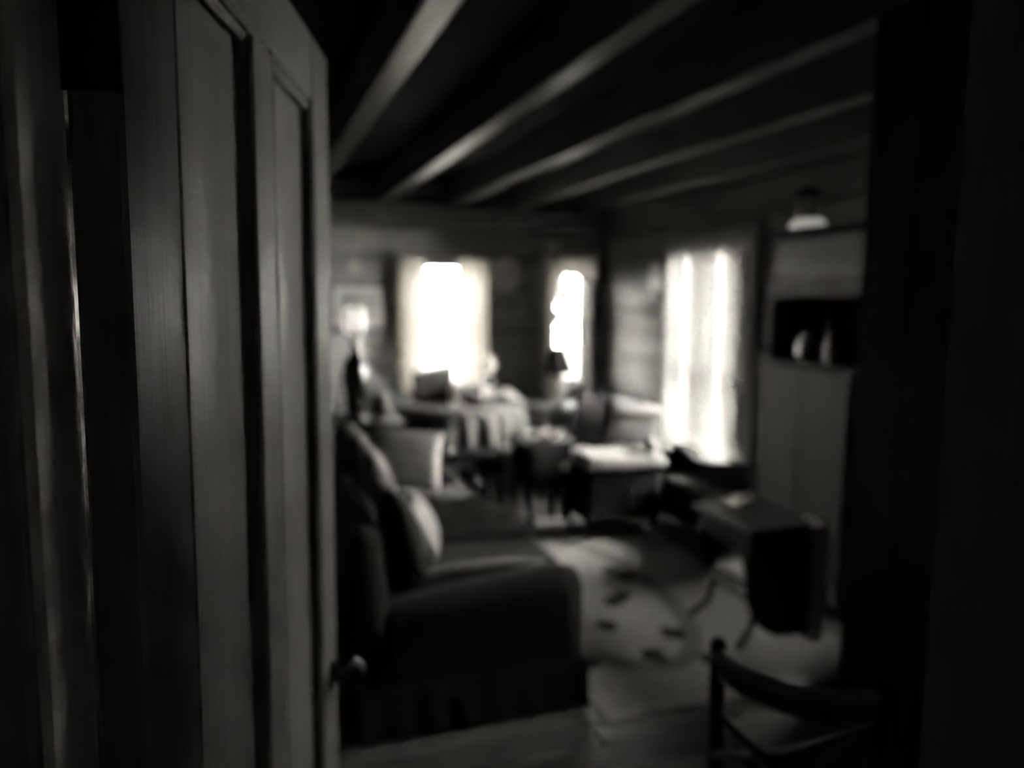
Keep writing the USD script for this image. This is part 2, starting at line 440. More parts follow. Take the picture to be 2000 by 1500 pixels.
def window_far(n, w, label, cols, rows):
    t = thing(f"window_{n}", label, None, kind="structure")
    x0, x1, z0, z1 = w
    c = 0.07
    part(t, "casing", cbox(x0 - c, x0 + 0.004, YF - 0.025, YF - 0.002, z0 - c, z1 + c, 0.003), "casing_wood", smooth=False)
    part(t, "casing", cbox(x1 - 0.004, x1 + c, YF - 0.025, YF - 0.002, z0 - c, z1 + c, 0.003), "casing_wood", smooth=False)
    part(t, "casing", cbox(x0 - c - 0.02, x1 + c + 0.02, YF - 0.03, YF - 0.002, z1 + 0.002, z1 + c + 0.02, 0.003), "casing_wood", smooth=False)
    part(t, "sill", cbox(x0 - c - 0.02, x1 + c + 0.02, YF - 0.06, YF - 0.002, z0 - 0.03, z0 + 0.002, 0.004), "casing_wood", smooth=False)
    s = 0.04
    ys, ye = YF + 0.06, YF + 0.10
    part(t, "sash", cat(cbox(x0, x0 + s, ys, ye, z0, z1, 0.003), cbox(x1 - s, x1, ys, ye, z0, z1, 0.003), cbox(x0 + s, x1 - s, ys, ye, z0, z0 + s, 0.003), cbox(x0 + s, x1 - s, ys, ye, z1 - s, z1, 0.003)), "casing_wood", smooth=False)
    part(t, "meeting_rail", cbox(x0 + s, x1 - s, ys, ye, (z0 + z1) / 2 - 0.018, (z0 + z1) / 2 + 0.018, 0.003), "casing_wood", smooth=False)
    xs = np.linspace(x0 + s, x1 - s, cols + 1)
    zs = np.linspace(z0 + s, z1 - s, rows + 1)
    for x in xs[1:-1]:
        part(t, "muntin", cbox(x - 0.008, x + 0.008, ys + 0.008, ye - 0.008, z0 + s, z1 - s, 0.002), "casing_wood", smooth=False)
    for z in zs[1:-1]:
        if abs(z - (z0 + z1) / 2) > 0.02:
            part(t, "muntin", cbox(x0 + s, x1 - s, ys + 0.01, ye - 0.01, z - 0.008, z + 0.008, 0.002), "casing_wood", smooth=False)
    for xa, xb in zip(xs[:-1], xs[1:]):
        for za, zb in zip(zs[:-1], zs[1:]):
            part(t, "pane", cbox(xa, xb, YF + 0.078, YF + 0.082, za, zb, 0.0005), "pane_glass", smooth=False)
    return t


window_far(1, W1, "sash window between the pale curtains on the far wall", 2, 2)
window_far(2, W2, "narrow bright sash window near the corner of the far wall", 2, 2)
window_far(3, W0, "sash window at the left end of the far wall, behind the open door", 2, 2)


def window_right(n, w, label, bar_z):
    t = thing(f"window_{n}", label, None, kind="structure")
    y0, y1, z0, z1 = w
    part(t, "casing", cbox(XR - 0.025, XR - 0.002, y0 - 0.08, y0 + 0.004, z0 - 0.08, z1 + 0.08, 0.003), "casing_wood", smooth=False)
    part(t, "casing", cbox(XR - 0.025, XR - 0.002, y1 - 0.004, y1 + 0.08, z0 - 0.08, z1 + 0.08, 0.003), "casing_wood", smooth=False)
    part(t, "casing", cbox(XR - 0.03, XR - 0.002, y0 - 0.1, y1 + 0.1, z1 + 0.002, z1 + 0.1, 0.003), "casing_wood", smooth=False)
    part(t, "sill", cbox(XR - 0.06, XR - 0.002, y0 - 0.1, y1 + 0.1, z0 - 0.03, z0 + 0.002, 0.004), "casing_wood", smooth=False)
    s = 0.045
    xs_, xe_ = XR + 0.06, XR + 0.10
    part(t, "sash", cat(cbox(xs_, xe_, y0, y0 + s, z0, z1, 0.003), cbox(xs_, xe_, y1 - s, y1, z0, z1, 0.003), cbox(xs_, xe_, y0 + s, y1 - s, z0, z0 + s, 0.003), cbox(xs_, xe_, y0 + s, y1 - s, z1 - s, z1, 0.003)), "casing_wood", smooth=False)
    ym = (y0 + y1) / 2
    part(t, "mullion", cbox(xs_, xe_, ym - 0.018, ym + 0.018, z0 + s, z1 - s, 0.003), "casing_wood", smooth=False)
    part(t, "meeting_rail", cbox(xs_ + 0.004, xe_ - 0.004, y0 + s, y1 - s, bar_z, bar_z + 0.03, 0.003), "casing_wood", smooth=False)
    for ya, yb in ((y0 + s, ym - 0.018), (ym + 0.018, y1 - s)):
        for za, zb in ((z0 + s, bar_z), (bar_z + 0.03, z1 - s)):
            part(t, "pane", cbox(XR + 0.078, XR + 0.082, ya, yb, za, zb, 0.0005), "pane_glass", smooth=False)


window_right(4, W3, "tall bright glazed window in the right wall", 1.02)
window_right(5, W5, "sash window of the right wall hidden behind the board partition", 1.6)

# unseen eaves, added to block steep sky light at the windows
ev = thing("roof", "broad unseen eaves added to shade the windows from steep sky", None, kind="structure")
part(ev, "eaves", cbox(XL - 0.8, XR + 0.8, YF + WT, YF + 0.85, 2.30, 2.36, 0.004), "ceiling_dark", smooth=False)
part(ev, "eaves", cbox(XR + WT, XR + 0.8, -1.8, YF + WT, 2.30, 2.36, 0.004), "ceiling_dark", smooth=False)

# ------------------------------------------------------------------ outside
g = single("ground", cbox(-14, 22, -6, 30, -0.6, -0.45, 0.01), "ground_grass", "open ground outside the windows", None, smooth=False, kind="structure")


def tree(x, y, h, cr, label, n=900, leaf=0.13, low=0.3, seed=0):
    rng = np.random.default_rng(seed)
    t = thing("tree", label, "tree", (x, y, -0.45), group=None)
    top = h * 0.9
    trunk = [(0, 0, -0.05), (0.05 * rng.normal(), 0.05 * rng.normal(), h * 0.4), (0.15 * rng.normal(), 0.15 * rng.normal(), top)]
    part(t, "trunk", bar(trunk, [0.11 * h / 5, 0.08 * h / 5, 0.02]), "bark")
    c = rng.normal(size=(n, 3))
    c /= np.linalg.norm(c, axis=1, keepdims=True)
    c *= rng.uniform(0.35, 1, (n, 1)) ** 0.5
    clump = rng.normal(size=(16, 3)) * 0.5
    near = clump[rng.integers(16, size=n)] + rng.normal(size=(n, 3)) * 0.2
    c = np.where(rng.uniform(size=(n, 1)) < 0.6, near, c)
    c /= np.maximum(np.linalg.norm(c, axis=1, keepdims=True), 1.0)
    c = c * [cr, cr, h * (1 - low) / 2] + [0, 0, h * (1 + low) / 2]
    d1 = rng.normal(size=(n, 3)); d1 /= np.linalg.norm(d1, axis=1, keepdims=True)
    d2 = np.cross(d1, rng.normal(size=(n, 3))); d2 /= np.linalg.norm(d2, axis=1, keepdims=True)
    s_ = leaf * rng.uniform(0.6, 1.4, (n, 1))
    v = np.stack([c - d1 * s_, c + d2 * s_ * 0.5, c + d1 * s_, c - d2 * s_ * 0.5], 1).reshape(-1, 3)
    f = np.arange(4 * n).reshape(n, 4)
    p = usdkit.mesh(stage, numbered(str(t.GetPath()), "foliage"), (v, f), M["leaf_outside"], smooth=False).GetPrim()
    data(p, None, None, None, "stuff")
    return t


TREES = [
    (3.9, 11.6, 4.6, 0.9, "slender leafy tree seen through the curtained far window", 900, 0.14, 0.05, 1),
    (2.2, 13.5, 6.0, 1.3, "taller leafy tree further behind the curtained far window", 1300, 0.2, 0.05, 2),
    (5.2, 15.0, 6.0, 1.3, "leafy tree standing between the views of the two far windows", 1500, 0.2, 0.05, 10),
    (6.9, 12.2, 6.0, 1.2, "leafy tree seen through the narrow far window", 1300, 0.2, 0.1, 3),
    (5.8, 8.6, 4.6, 0.95, "nearest leafy tree at the left of the view through the tall right window", 1400, 0.14, 0.03, 4),
    (8.0, 9.9, 5.5, 1.1, "leafy tree at the middle of the view through the tall right window", 1600, 0.17, 0.03, 5),
    (7.6, 6.9, 5.5, 1.1, "broad leafy tree at the right of the view through the tall right window", 1700, 0.17, 0.03, 6),
    (9.8, 13.0, 6.5, 1.4, "distant leafy tree far behind the tall right window", 1700, 0.2, 0.03, 8),
    (11.0, 8.6, 6.5, 1.4, "dense distant leafy tree beyond the tall right window", 1800, 0.2, 0.03, 9),
    (-2.6, 12.0, 4.5, 1.2, "leafy tree outside the left end of the far wall", 900, 0.16, 0.15, 7),
]
for a_ in TREES:
    tree(*a_)

# ------------------------------------------------------------------ the open plank door in the foreground
DW, DT, DH = 0.80, 0.042, 1.905
F = np.array([-0.0822, 0.66])
dd = np.array([math.sin(math.radians(16.8)), math.cos(math.radians(16.8))])
# local frame: +x along the door from the hinge, +y towards its hidden room side
ang = math.degrees(math.atan2(dd[1], dd[0]))
door = thing("door_1", "open panelled pine door with black hinge in the foreground", None, (F[0], F[1], 0.012), ang, kind="structure")
ST1, PA, MU, PB = 0.114, 0.232, 0.092, 0.236
x1 = ST1; x2 = x1 + PA; x3 = x2 + MU; x4 = x3 + PB; x5 = DW
RZ = DH - 0.105
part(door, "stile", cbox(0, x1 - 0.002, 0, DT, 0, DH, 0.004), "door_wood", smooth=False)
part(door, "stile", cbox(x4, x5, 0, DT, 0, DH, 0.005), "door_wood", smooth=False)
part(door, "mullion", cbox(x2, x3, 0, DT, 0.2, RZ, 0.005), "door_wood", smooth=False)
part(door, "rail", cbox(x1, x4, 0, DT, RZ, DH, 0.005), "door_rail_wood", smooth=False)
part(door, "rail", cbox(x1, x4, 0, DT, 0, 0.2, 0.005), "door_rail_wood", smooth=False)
part(door, "panel", cbox(x1 - 0.004, x2 + 0.004, 0.02, DT - 0.006, 0.19, RZ + 0.004, 0.002), "door_wood", smooth=False)
part(door, "panel", cbox(x3 - 0.004, x4 + 0.004, 0.02, DT - 0.006, 0.19, RZ + 0.004, 0.002), "door_wood", smooth=False)
for a in (x1, x3):
    part(door, "bead", bar([(a - 0.004, 0.0035, 0.2), (a - 0.004, 0.0035, RZ)], 0.0055, 12), "door_wood")
    part(door, "moulding", cbox(a + 0.0032, a + 0.02, 0.004, 0.0195, 0.2, RZ - 0.001, 0.003), "door_wood", smooth=False)
for a, b in ((x1, x2), (x3, x4)):
    part(door, "moulding", cbox(a + 0.001, b - 0.001, 0.006, 0.0195, RZ - 0.014, RZ - 0.001, 0.004), "door_rail_wood", smooth=False)
hz = 1.69
hg = part(door, "hinge", cbox(-0.0035, -0.0005, -0.001, DT + 0.006, hz - 0.05, hz + 0.06, 0.001), "black_iron", smooth=False, label="black iron hinge leaf")
part(hg, "knuckle", bar([(-0.006, DT + 0.008, hz - 0.05), (-0.006, DT + 0.008, hz + 0.06)], 0.006), "black_iron")
hg = part(door, "hinge", cbox(-0.0035, -0.0005, -0.001, DT + 0.006, 0.2, 0.31, 0.001), "black_iron", smooth=False, label="black iron hinge leaf")
part(hg, "knuckle", bar([(-0.006, DT + 0.008, 0.2), (-0.006, DT + 0.008, 0.31)], 0.006), "black_iron")
kn = part(door, "knob", place(lathe([(0, -0.062), (0.018, -0.06), (0.027, -0.05), (0.028, -0.042), (0.02, -0.03), (0.01, -0.022), (0.01, 0.0), (0, 0)]), (x5 - 0.055, 0, 0.80), rx=-90), "iron_knob", smooth=40, label="dark round door knob")
part(kn, "rosette", place(lathe([(0, -0.006), (0.022, -0.005), (0.026, 0.0), (0, 0)]), (x5 - 0.055, 0, 0.80), rx=-90), "iron_knob", smooth=40)

# ------------------------------------------------------------------ curtains and things on the walls
def curtain_grid(x0, x1, z0, z1, y, folds, amp, seed, axis="x", gather=0.0):
    n, k = max(24, folds * 10), 26
    u, v = np.meshgrid(np.linspace(0, 1, n), np.linspace(0, 1, k), indexing="ij")
    ph = np.random.default_rng(seed).uniform(0, 6)
    off = amp * (0.55 + 0.45 * v) * np.sin(2 * np.pi * folds * (u + 0.03 * np.sin(3 * v + ph)) + ph) + amp * 0.4 * np.sin(2 * np.pi * folds * 0.43 * u + 2 * v + ph)
    mid = (x0 + x1) / 2
    X = mid + (x0 + (x1 - x0) * u - mid) * (1 - gather * np.sin(np.pi * (1 - v)) ** 2)
    Z = z1 + (z0 - z1) * v + 0.012 * np.sin(2 * np.pi * folds * u) * v
    return np.stack([X, y + off, Z], -1) if axis == "x" else np.stack([y + off, X, Z], -1)


def curtain(name, label, x0, x1, z0, z1, y, folds, amp, seed, mat="curtain_cloth", axis="x", group=None):
    t = thing(name, label, "curtain", group=group)
    part(t, "cloth", sheet(curtain_grid(x0, x1, z0, z1, y, folds, amp, seed, axis), 0.002), mat, smooth=True)
    rings = []
    for u in np.linspace(x0 + 0.02, x1 - 0.02, folds + 1):
        p = (u, y, z1 + 0.012) if axis == "x" else (y, u, z1 + 0.012)
        r = trimesh.creation.torus(0.014, 0.0025, 12, 6)
        r = place(r, p, ry=90) if axis == "x" else place(r, p, rx=90)
        part(t, "ring", r, "black_iron")
    return t


curtain("curtain", "pale curtain hanging at the left of the far window", 1.15, 1.355, 0.755, 1.815, 6.0, 3, 0.018, 1)
curtain("curtain", "wider pale curtain hanging at the right of the far window", 1.62, 1.89, 0.79, 1.815, 6.0, 4, 0.018, 2)
rod = thing("curtain_rod", "thin dark rod carrying the two pale curtains", "curtain rod")
part(rod, "rod", bar([(1.10, 6.0, 1.838), (1.94, 6.0, 1.838)], 0.006), "black_iron")
for x in (1.10, 1.94):
    part(rod, "finial", place(lathe([(0, -0.014), (0.01, -0.01), (0.014, 0), (0.01, 0.01), (0, 0.014)]), (x, 6.0, 1.838)), "black_iron")
    part(rod, "bracket", bar([(x, 6.0, 1.838), (x, YF - 0.01, 1.838)], 0.004), "black_iron")
curtain("curtain", "slim pale curtain at the left of the narrow far window", 2.395, 2.47, 0.78, 1.84, 5.995, 2, 0.012, 6)
curtain("valance", "short pale valance across the top of the narrow far window", 2.475, 2.83, 1.69, 1.845, 5.99, 5, 0.01, 7)
curtain("sheer_curtain", "gathered sheer curtain across the narrow far window", 2.40, 2.82, 0.80, 1.85, 6.02, 7, 0.012, 3, "sheer_cloth")
curtain("added_hall_curtain", "heavy curtain added to dim the added hall window behind the camera", 0.54, 1.26, 1.12, 1.86, -1.65, 5, 0.014, 8, "heavy_cloth")  # cloth added to weaken the light of the added window
curtain("curtain", "short pale curtain over the window behind the open door", -1.43, -0.87, 1.2, 1.66, 6.03, 5, 0.012, 5, "heavy_cloth")
curtain("sheer_curtain", "gathered sheer curtain across the tall right window", 3.96, 4.97, 0.44, 1.92, 2.885, 16, 0.014, 4, "sheer_cloth", "y")

pl = thing("wall_plate", "large round pale plate hanging between the far windows", "plate", (2.05, YF - 0.012, 1.70))
part(pl, "plate", place(lathe([(0, 0.004), (0.09, 0.006), (0.105, 0.018), (0.138, 0.028), (0.139, 0.024), (0.108, 0.012), (0.09, 0.0), (0, 0)], seg=40), rx=90), "plate_white", smooth=40)
pl = thing("wall_plate", "small pale oval plate high on the far wall above the picture", "plate", (0.822, YF - 0.012, 1.74))
part(pl, "plate", place(lathe([(0, 0.004), (0.03, 0.005), (0.036, 0.01), (0.05, 0.015), (0.05, 0.012), (0.036, 0.006), (0.03, 0.0), (0, 0)], seg=32), rx=90), "china_grey", smooth=40)

pic = thing("picture", "framed pale picture on the far wall behind the lamp", "picture", (0.848, YF - 0.002, 1.43))
a, b = 0.197, 0.163
part(pic, "mat", cbox(-a, a, -0.012, -0.004, -b, b, 0.001), "picture_mat", smooth=False)
part(pic, "print", cbox(-a + 0.05, a - 0.05, -0.015, -0.012, -b + 0.05, b - 0.045, 0.001), "picture_print", smooth=False)
part(pic, "drawn_hill", extrude([(-0.14, 0.02), (-0.09, 0.075), (-0.02, 0.09), (0.06, 0.065), (0.14, 0.04), (0.14, 0.025), (0.06, 0.045), (-0.02, 0.07), (-0.085, 0.055), (-0.14, 0.005)], 0.0015, "xz", -0.0168), "print_dark", smooth=False)
for q in ((-a - 0.02, -a + 0.004, -b - 0.02, b + 0.02), (a - 0.004, a + 0.02, -b - 0.02, b + 0.02), (-a, a, b - 0.004, b + 0.02), (-a, a, -b - 0.02, -b + 0.004)):
    part(pic, "frame", cbox(q[0], q[1], -0.024, -0.002, q[2], q[3], 0.003), "frame_dark", smooth=False)
pic = thing("picture", "small narrow picture on the right wall beside the tall window", "picture", (XR - 0.002, 5.12, 1.69))
part(pic, "print", cbox(-0.014, -0.004, -0.13, 0.13, -0.1, 0.1, 0.001), "picture_mat", smooth=False)
for q in ((-0.15, -0.128, -0.12, 0.12), (0.128, 0.15, -0.12, 0.12), (-0.13, 0.13, 0.098, 0.12), (-0.13, 0.13, -0.12, -0.098)):
    part(pic, "frame", cbox(-0.02, -0.002, q[0], q[1], q[2], q[3], 0.002), "frame_dark", smooth=False)

wlmp = thing("wall_lamp", "small pale two-lobed wall lamp at the top of the narrow window", "lamp", (2.425, YF - 0.03, 1.89))
part(wlmp, "shade", lathe([(0, 0.09), (0.045, 0.085), (0.062, 0.05), (0.055, 0.012), (0.03, 0.0), (0, 0)], (0, -0.09, 0)), "plate_white", smooth=40)
part(wlmp, "shade", lathe([(0, 0.0), (0.05, -0.005), (0.068, -0.045), (0.058, -0.08), (0.03, -0.092), (0, -0.092)], (0, -0.09, 0)), "plate_white", smooth=40)
part(wlmp, "bracket", bar([(0, -0.09, 0), (0, 0.005, 0)], 0.008), "black_iron")

# ------------------------------------------------------------------ round tea table under the far window
TX, TY, TR, TZ = 1.43, 5.32, 0.47, 0.755
tb = thing("round_table", "round wooden table under a fringed cloth before the far window", "table", (TX, TY, 0))
part(tb, "tabletop", lathe([(0, TZ - 0.03), (TR - 0.01, TZ - 0.03), (TR, TZ - 0.015), (TR - 0.01, TZ), (0, TZ)], seg=40), "dark_wood_x")
part(tb, "pedestal", lathe([(0, 0.2), (0.05, 0.2), (0.07, 0.28), (0.045, 0.4), (0.05, 0.6), (0.08, TZ - 0.031), (0, TZ - 0.031)]), "dark_wood")
for k in range(4):
    th = math.radians(45 + 90 * k)
    c_, s_ = math.cos(th), math.sin(th)
    part(tb, "leg", bar([(0.02 * c_, 0.02 * s_, 0.25), (0.14 * c_, 0.14 * s_, 0.2), (0.26 * c_, 0.26 * s_, 0.07), (0.33 * c_, 0.33 * s_, 0.022)], [0.03, 0.028, 0.022, 0.022]), "dark_wood")
th = np.linspace(0, 2 * np.pi, 145)
rows = []
for q in np.linspace(0, 1, 8):
    rows.append(np.column_stack([(TR + 0.004) * q * np.cos(th), (TR + 0.004) * q * np.sin(th), np.full_like(th, TZ + 0.004)]))
for q in np.linspace(0.06, 1, 14):
    fold = 0.028 * q ** 0.8 * np.sin(22 * th + 0.8 * np.sin(3 * th)) + 0.012 * q * np.sin(9 * th + 1)
    r = TR + 0.014 + 0.03 * q + fold
    rows.append(np.column_stack([r * np.cos(th), r * np.sin(th), TZ + 0.004 - 0.30 * q + 0.012 * q * np.sin(22 * th)]))
tc = thing("tablecloth", "grey striped cloth hanging in folds from the round table", "tablecloth", (TX, TY, 0))
part(tc, "cloth", sheet(np.array(rows).transpose(1, 0, 2), 0.003), "table_cloth", smooth=True)
zt = TZ + 0.006

o = thing("writing_box", "dark slant-topped box on the round table before the window", "box", (1.26, 5.34, zt))
part(o, "body", extrude([(-0.13, 0), (0.13, 0), (0.13, 0.26), (-0.13, 0.2)], 0.16, "xz", -0.08), "box_dark", smooth=False)
part(o, "lid", extrude([(-0.14, 0.2), (0.14, 0.264), (0.138, 0.28), (-0.14, 0.216)], 0.18, "xz", -0.09), "box_dark", smooth=False)
o = thing("jug", "slim pale jug standing beside the slant-topped box", "jug", (1.375, 5.2, zt))
part(o, "body", lathe([(0, 0), (0.028, 0), (0.036, 0.03), (0.034, 0.09), (0.022, 0.14), (0.028, 0.175), (0.024, 0.172), (0.018, 0.14), (0, 0.13)]), "thin_porcelain", smooth=50)
part(o, "handle", bar([(0.028, 0, 0.155), (0.052, 0, 0.14), (0.05, 0, 0.09), (0.033, 0, 0.07)], 0.005), "thin_porcelain")
o = thing("tin", "dark square tin in the middle of the round table", "tin", (1.495, 5.19, zt))
part(o, "body", rbox(-0.07, 0.07, -0.05, 0.05, 0, 0.12, 0.008), "box_dark")
part(o, "lid", rbox(-0.073, 0.073, -0.053, 0.053, 0.118, 0.14, 0.006), "box_dark")
o = thing("tea_cosy", "rounded white tea cosy on the round table", "tea cosy", (1.62, 5.33, zt))
part(o, "body", place(hull(((-0.07, 0, 0.045), 0.045), ((0.07, 0, 0.045), 0.045), ((-0.04, 0, 0.075), 0.04), ((0.04, 0, 0.075), 0.04))), "linen", smooth=60)
part(o, "loop", place(trimesh.creation.torus(0.012, 0.004, 14, 8), (0, 0, 0.122), rx=90), "linen")
o = thing("small_box", "little dark box in front of the white tea cosy", "box", (1.70, 5.1, zt))
part(o, "body", rbox(-0.045, 0.045, -0.03, 0.03, 0, 0.05, 0.004), "box_dark")
part(o, "lid", rbox(-0.047, 0.047, -0.032, 0.032, 0.049, 0.062, 0.004), "box_dark")
n1 = 26
u, v = np.meshgrid(np.linspace(-1, 1, n1), np.linspace(-1, 1, n1), indexing="ij")
zz = 0.012 + 0.085 * np.exp(-((u / 0.7) ** 2 + (v / 0.7) ** 2)) + 0.025 * (fbm(np.stack([u * 2, v * 2, u * 0], -1), 3, 8) - 0.5)
xx = u * 0.1
zz = np.where(xx > 0.07, zz - 0.0 * xx, zz)
o = thing("napkin", "crumpled white napkin at the right edge of the round table", "napkin", (1.795, 5.27, zt))
part(o, "cloth", sheet(np.stack([xx, v * 0.11, np.maximum(zz, 0.004)], -1), 0.003), "linen", smooth=True)
o = thing("oil_lamp", "small oil lamp with pale oval globe at the back of the table", "lamp", (1.73, 5.52, zt))
part(o, "base", lathe([(0, 0), (0.06, 0), (0.062, 0.01), (0.02, 0.03), (0.02, 0.08), (0.05, 0.11), (0.045, 0.15), (0.02, 0.165), (0, 0.165)]), "box_dark", smooth=40)
part(o, "globe", lathe([(0, 0.165), (0.03, 0.168), (0.052, 0.21), (0.056, 0.25), (0.04, 0.3), (0.02, 0.325), (0, 0.325)]), "thin_porcelain", smooth=60)

# ------------------------------------------------------------------ corner lamp table
ct = thing("corner_table", "small two-tier wooden table under the narrow window", "table", (2.27, 5.45, 0))
part(ct, "tabletop", cbox(-0.24, 0.24, -0.22, 0.22, 0.66, 0.69, 0.006), "dark_wood_x", smooth=False)
part(ct, "shelf", cbox(-0.21, 0.21, -0.19, 0.19, 0.3, 0.32, 0.004), "dark_wood_x", smooth=False)
for sx in (-1, 1):
    for sy in (-1, 1):
        part(ct, "leg", cbox(sx * 0.2 - 0.018, sx * 0.2 + 0.018, sy * 0.18 - 0.018, sy * 0.18 + 0.018, 0.003, 0.66, 0.003), "dark_wood", smooth=False)
tl = thing("table_lamp", "table lamp with white bulbous base and dark cone shade", "lamp", (2.26, 5.44, 0.692))
part(tl, "base", lathe([(0, 0), (0.07, 0), (0.075, 0.012), (0.05, 0.03), (0.085, 0.09), (0.09, 0.15), (0.06, 0.21), (0.025, 0.24), (0.02, 0.27), (0, 0.27)]), "thin_porcelain", smooth=50)
part(tl, "shade", lathe([(0.06, 0.44), (0.13, 0.245), (0.127, 0.245), (0.057, 0.44)], seg=32), "shade_dark", smooth=50)
part(tl, "stem", bar([(0, 0, 0.26), (0, 0, 0.43)], 0.005), "black_iron")
o = thing("saucer", "white dish to the left of the white lamp", "dish", (2.09, 5.32, 0.692))
part(o, "dish", lathe([(0, 0), (0.05, 0), (0.085, 0.028), (0.081, 0.03), (0.048, 0.006), (0, 0.006)]), "china_white", smooth=50)
# ------------------------------------------------------------------ nightstand with curved legs
ns = thing("nightstand", "small dark nightstand on curved legs with a pale knob", "nightstand", (1.81, 4.60, 0.009))
part(ns, "tabletop", cbox(-0.17, 0.17, -0.17, 0.17, 0.575, 0.6, 0.008), "dark_wood_x", smooth=False)
part(ns, "case", cbox(-0.15, 0.15, -0.15, 0.15, 0.3, 0.574, 0.005), "dark_wood", smooth=False)
dr = part(ns, "drawer", cbox(-0.125, 0.125, -0.162, -0.15, 0.33, 0.545, 0.004), "dark_wood_x", smooth=False)
part(dr, "knob", place(lathe([(0, 0), (0.009, 0.0), (0.009, 0.012), (0.02, 0.02), (0.021, 0.032), (0.01, 0.04), (0, 0.041)]), (0.085, -0.162, 0.44), rx=90), "china_white", smooth=50, label="pale round knob")
for sx in (-1, 1):
    for sy in (-1, 1):
        part(ns, "leg", bar([(sx * 0.13, sy * 0.13, 0.31), (sx * 0.15, sy * 0.15, 0.22), (sx * 0.135, sy * 0.135, 0.1), (sx * 0.16, sy * 0.16, 0.017)], [0.024, 0.022, 0.014, 0.016]), "dark_wood")
bw = thing("bowl", "white bowl at the left on the dark nightstand", "bowl", (1.74, 4.55, 0.611))
bowl_mesh = lathe([(0, 0), (0.028, 0), (0.05, 0.02), (0.062, 0.05), (0.058, 0.05), (0.046, 0.022), (0, 0.008)])
part(bw, "bowl", bowl_mesh, "thin_porcelain", smooth=50)
copy(bw, (1.87, 4.54, 0.611), 0, "white bowl at the right on the dark nightstand")
o = thing("saucer", "white saucer at the back corner of the nightstand", "dish", (1.92, 4.68, 0.611))
part(o, "dish", lathe([(0, 0), (0.035, 0), (0.06, 0.02), (0.057, 0.022), (0.034, 0.005), (0, 0.005)]), "thin_porcelain", smooth=50)

# ------------------------------------------------------------------ dark spindle chairs by the round table
def spindle_chair(loc, rz, label):
    t = thing("spindle_chair", label, "chair", loc, rz, None)
    part(t, "seat", rbox(-0.2, 0.2, -0.19, 0.19, 0.4, 0.435, 0.016), "dark_wood_x")
    for sx in (-1, 1):
        for sy in (-1, 1):
            part(t, "leg", bar([(sx * 0.15, sy * 0.14, 0.41), (sx * 0.165, sy * 0.155, 0.27), (sx * 0.18, sy * 0.17, 0.13), (sx * 0.19, sy * 0.18, 0.014)], [0.014, 0.019, 0.018, 0.012]), "dark_wood")
        part(t, "stretcher", bar([(sx * 0.17, -0.16, 0.2), (sx * 0.175, 0.16, 0.2)], 0.009), "dark_wood")
    for x in np.linspace(-0.15, 0.15, 5):
        part(t, "spindle", bar([(x, 0.16, 0.43), (x * 1.05, 0.185, 0.53)], 0.008), "dark_wood")
    part(t, "crest_rail", bar([(-0.17, 0.17, 0.52), (-0.09, 0.19, 0.535), (0.09, 0.19, 0.535), (0.17, 0.17, 0.52)], 0.022), "dark_wood")
    for sx in (-1, 1):
        part(t, "finial", lathe([(0, 0), (0.012, 0.0), (0.02, 0.02), (0.012, 0.038), (0, 0.042)], (sx * 0.17, 0.17, 0.535)), "china_grey", smooth=50, label="ball finial painted pale for its glint")  # pale tone paints the glint of a polished knob
    return t


spindle_chair((1.36, 4.74, 0.002), 180, "low dark spindle chair with ball finials painted pale for their glints, tucked before the round table")

# ------------------------------------------------------------------ armchair with white fleece
ac = thing("armchair", "dark low armchair with slanted back facing the rug", "armchair", (2.25, 4.5, 0.009))
part(ac, "base", rbox(-0.26, 0.26, -0.24, 0.24, 0.09, 0.43, 0.03), "sofa_cloth")
for sx in (-1, 1):
    for sy in (-1, 1):
        part(ac, "leg", bar([(sx * 0.22, sy * 0.2, 0.11), (sx * 0.235, sy * 0.215, 0.018)], [0.026, 0.018]), "dark_wood")
part(ac, "back_post", hull(((-0.23, 0.18, 0.42), 0.03), ((-0.07, 0.25, 0.90), 0.03)), "dark_wood")
part(ac, "back_post", hull(((0.25, 0.2, 0.42), 0.03), ((0.38, 0.27, 0.78), 0.03)), "dark_wood")
part(ac, "backrest", hull(((-0.17, 0.22, 0.46), 0.03), ((0.2, 0.22, 0.46), 0.03), ((-0.05, 0.29, 0.84), 0.03), ((0.33, 0.29, 0.74), 0.03)), "sofa_cloth", smooth=50)
n1 = 44
u, v = np.meshgrid(np.linspace(-1, 1, n1), np.linspace(-1, 1, n1), indexing="ij")
edge = np.maximum(np.abs(u), np.abs(v))
lump = fbm(np.stack([u * 2.2 + 3, v * 2.2, u * 0], -1), 3, 21)
zz = 0.484 + 0.05 * lump - 0.06 * np.clip((edge - 0.86) / 0.14, 0, 1) ** 2
fl = thing("fleece", "fluffy white fleece spread over the armchair seat", "fleece", (2.25, 4.44, 0))
part(fl, "fleece", sheet(np.stack([u * 0.27, v * 0.2, zz], -1), 0.02), "fleece_white", smooth=True)
pw = thing("pillow", "large grey pillow with pale top leaning on the armchair back", "pillow", (2.46, 4.6, 0.665), 0)
g = place(pillow(0.46, 0.32, 0.14), rx=-18, ry=12)
part(pw, "cushion", g, "pillow_mid", smooth=True)
part(pw, "pale_panel", place(pillow(0.45, 0.1, 0.07), (0.022, -0.045, 0.105), rx=-18, ry=12), "pillow_band", smooth=True, label="pale upper band")
o = thing("towel_roll", "pale rolled towel on the right end of the armchair", "towel", (2.475, 4.36, 0.56))
part(o, "roll", place(rbox(-0.09, 0.09, -0.045, 0.045, -0.045, 0.045, 0.04), rz=70, ry=20), "fleece_white", smooth=60)

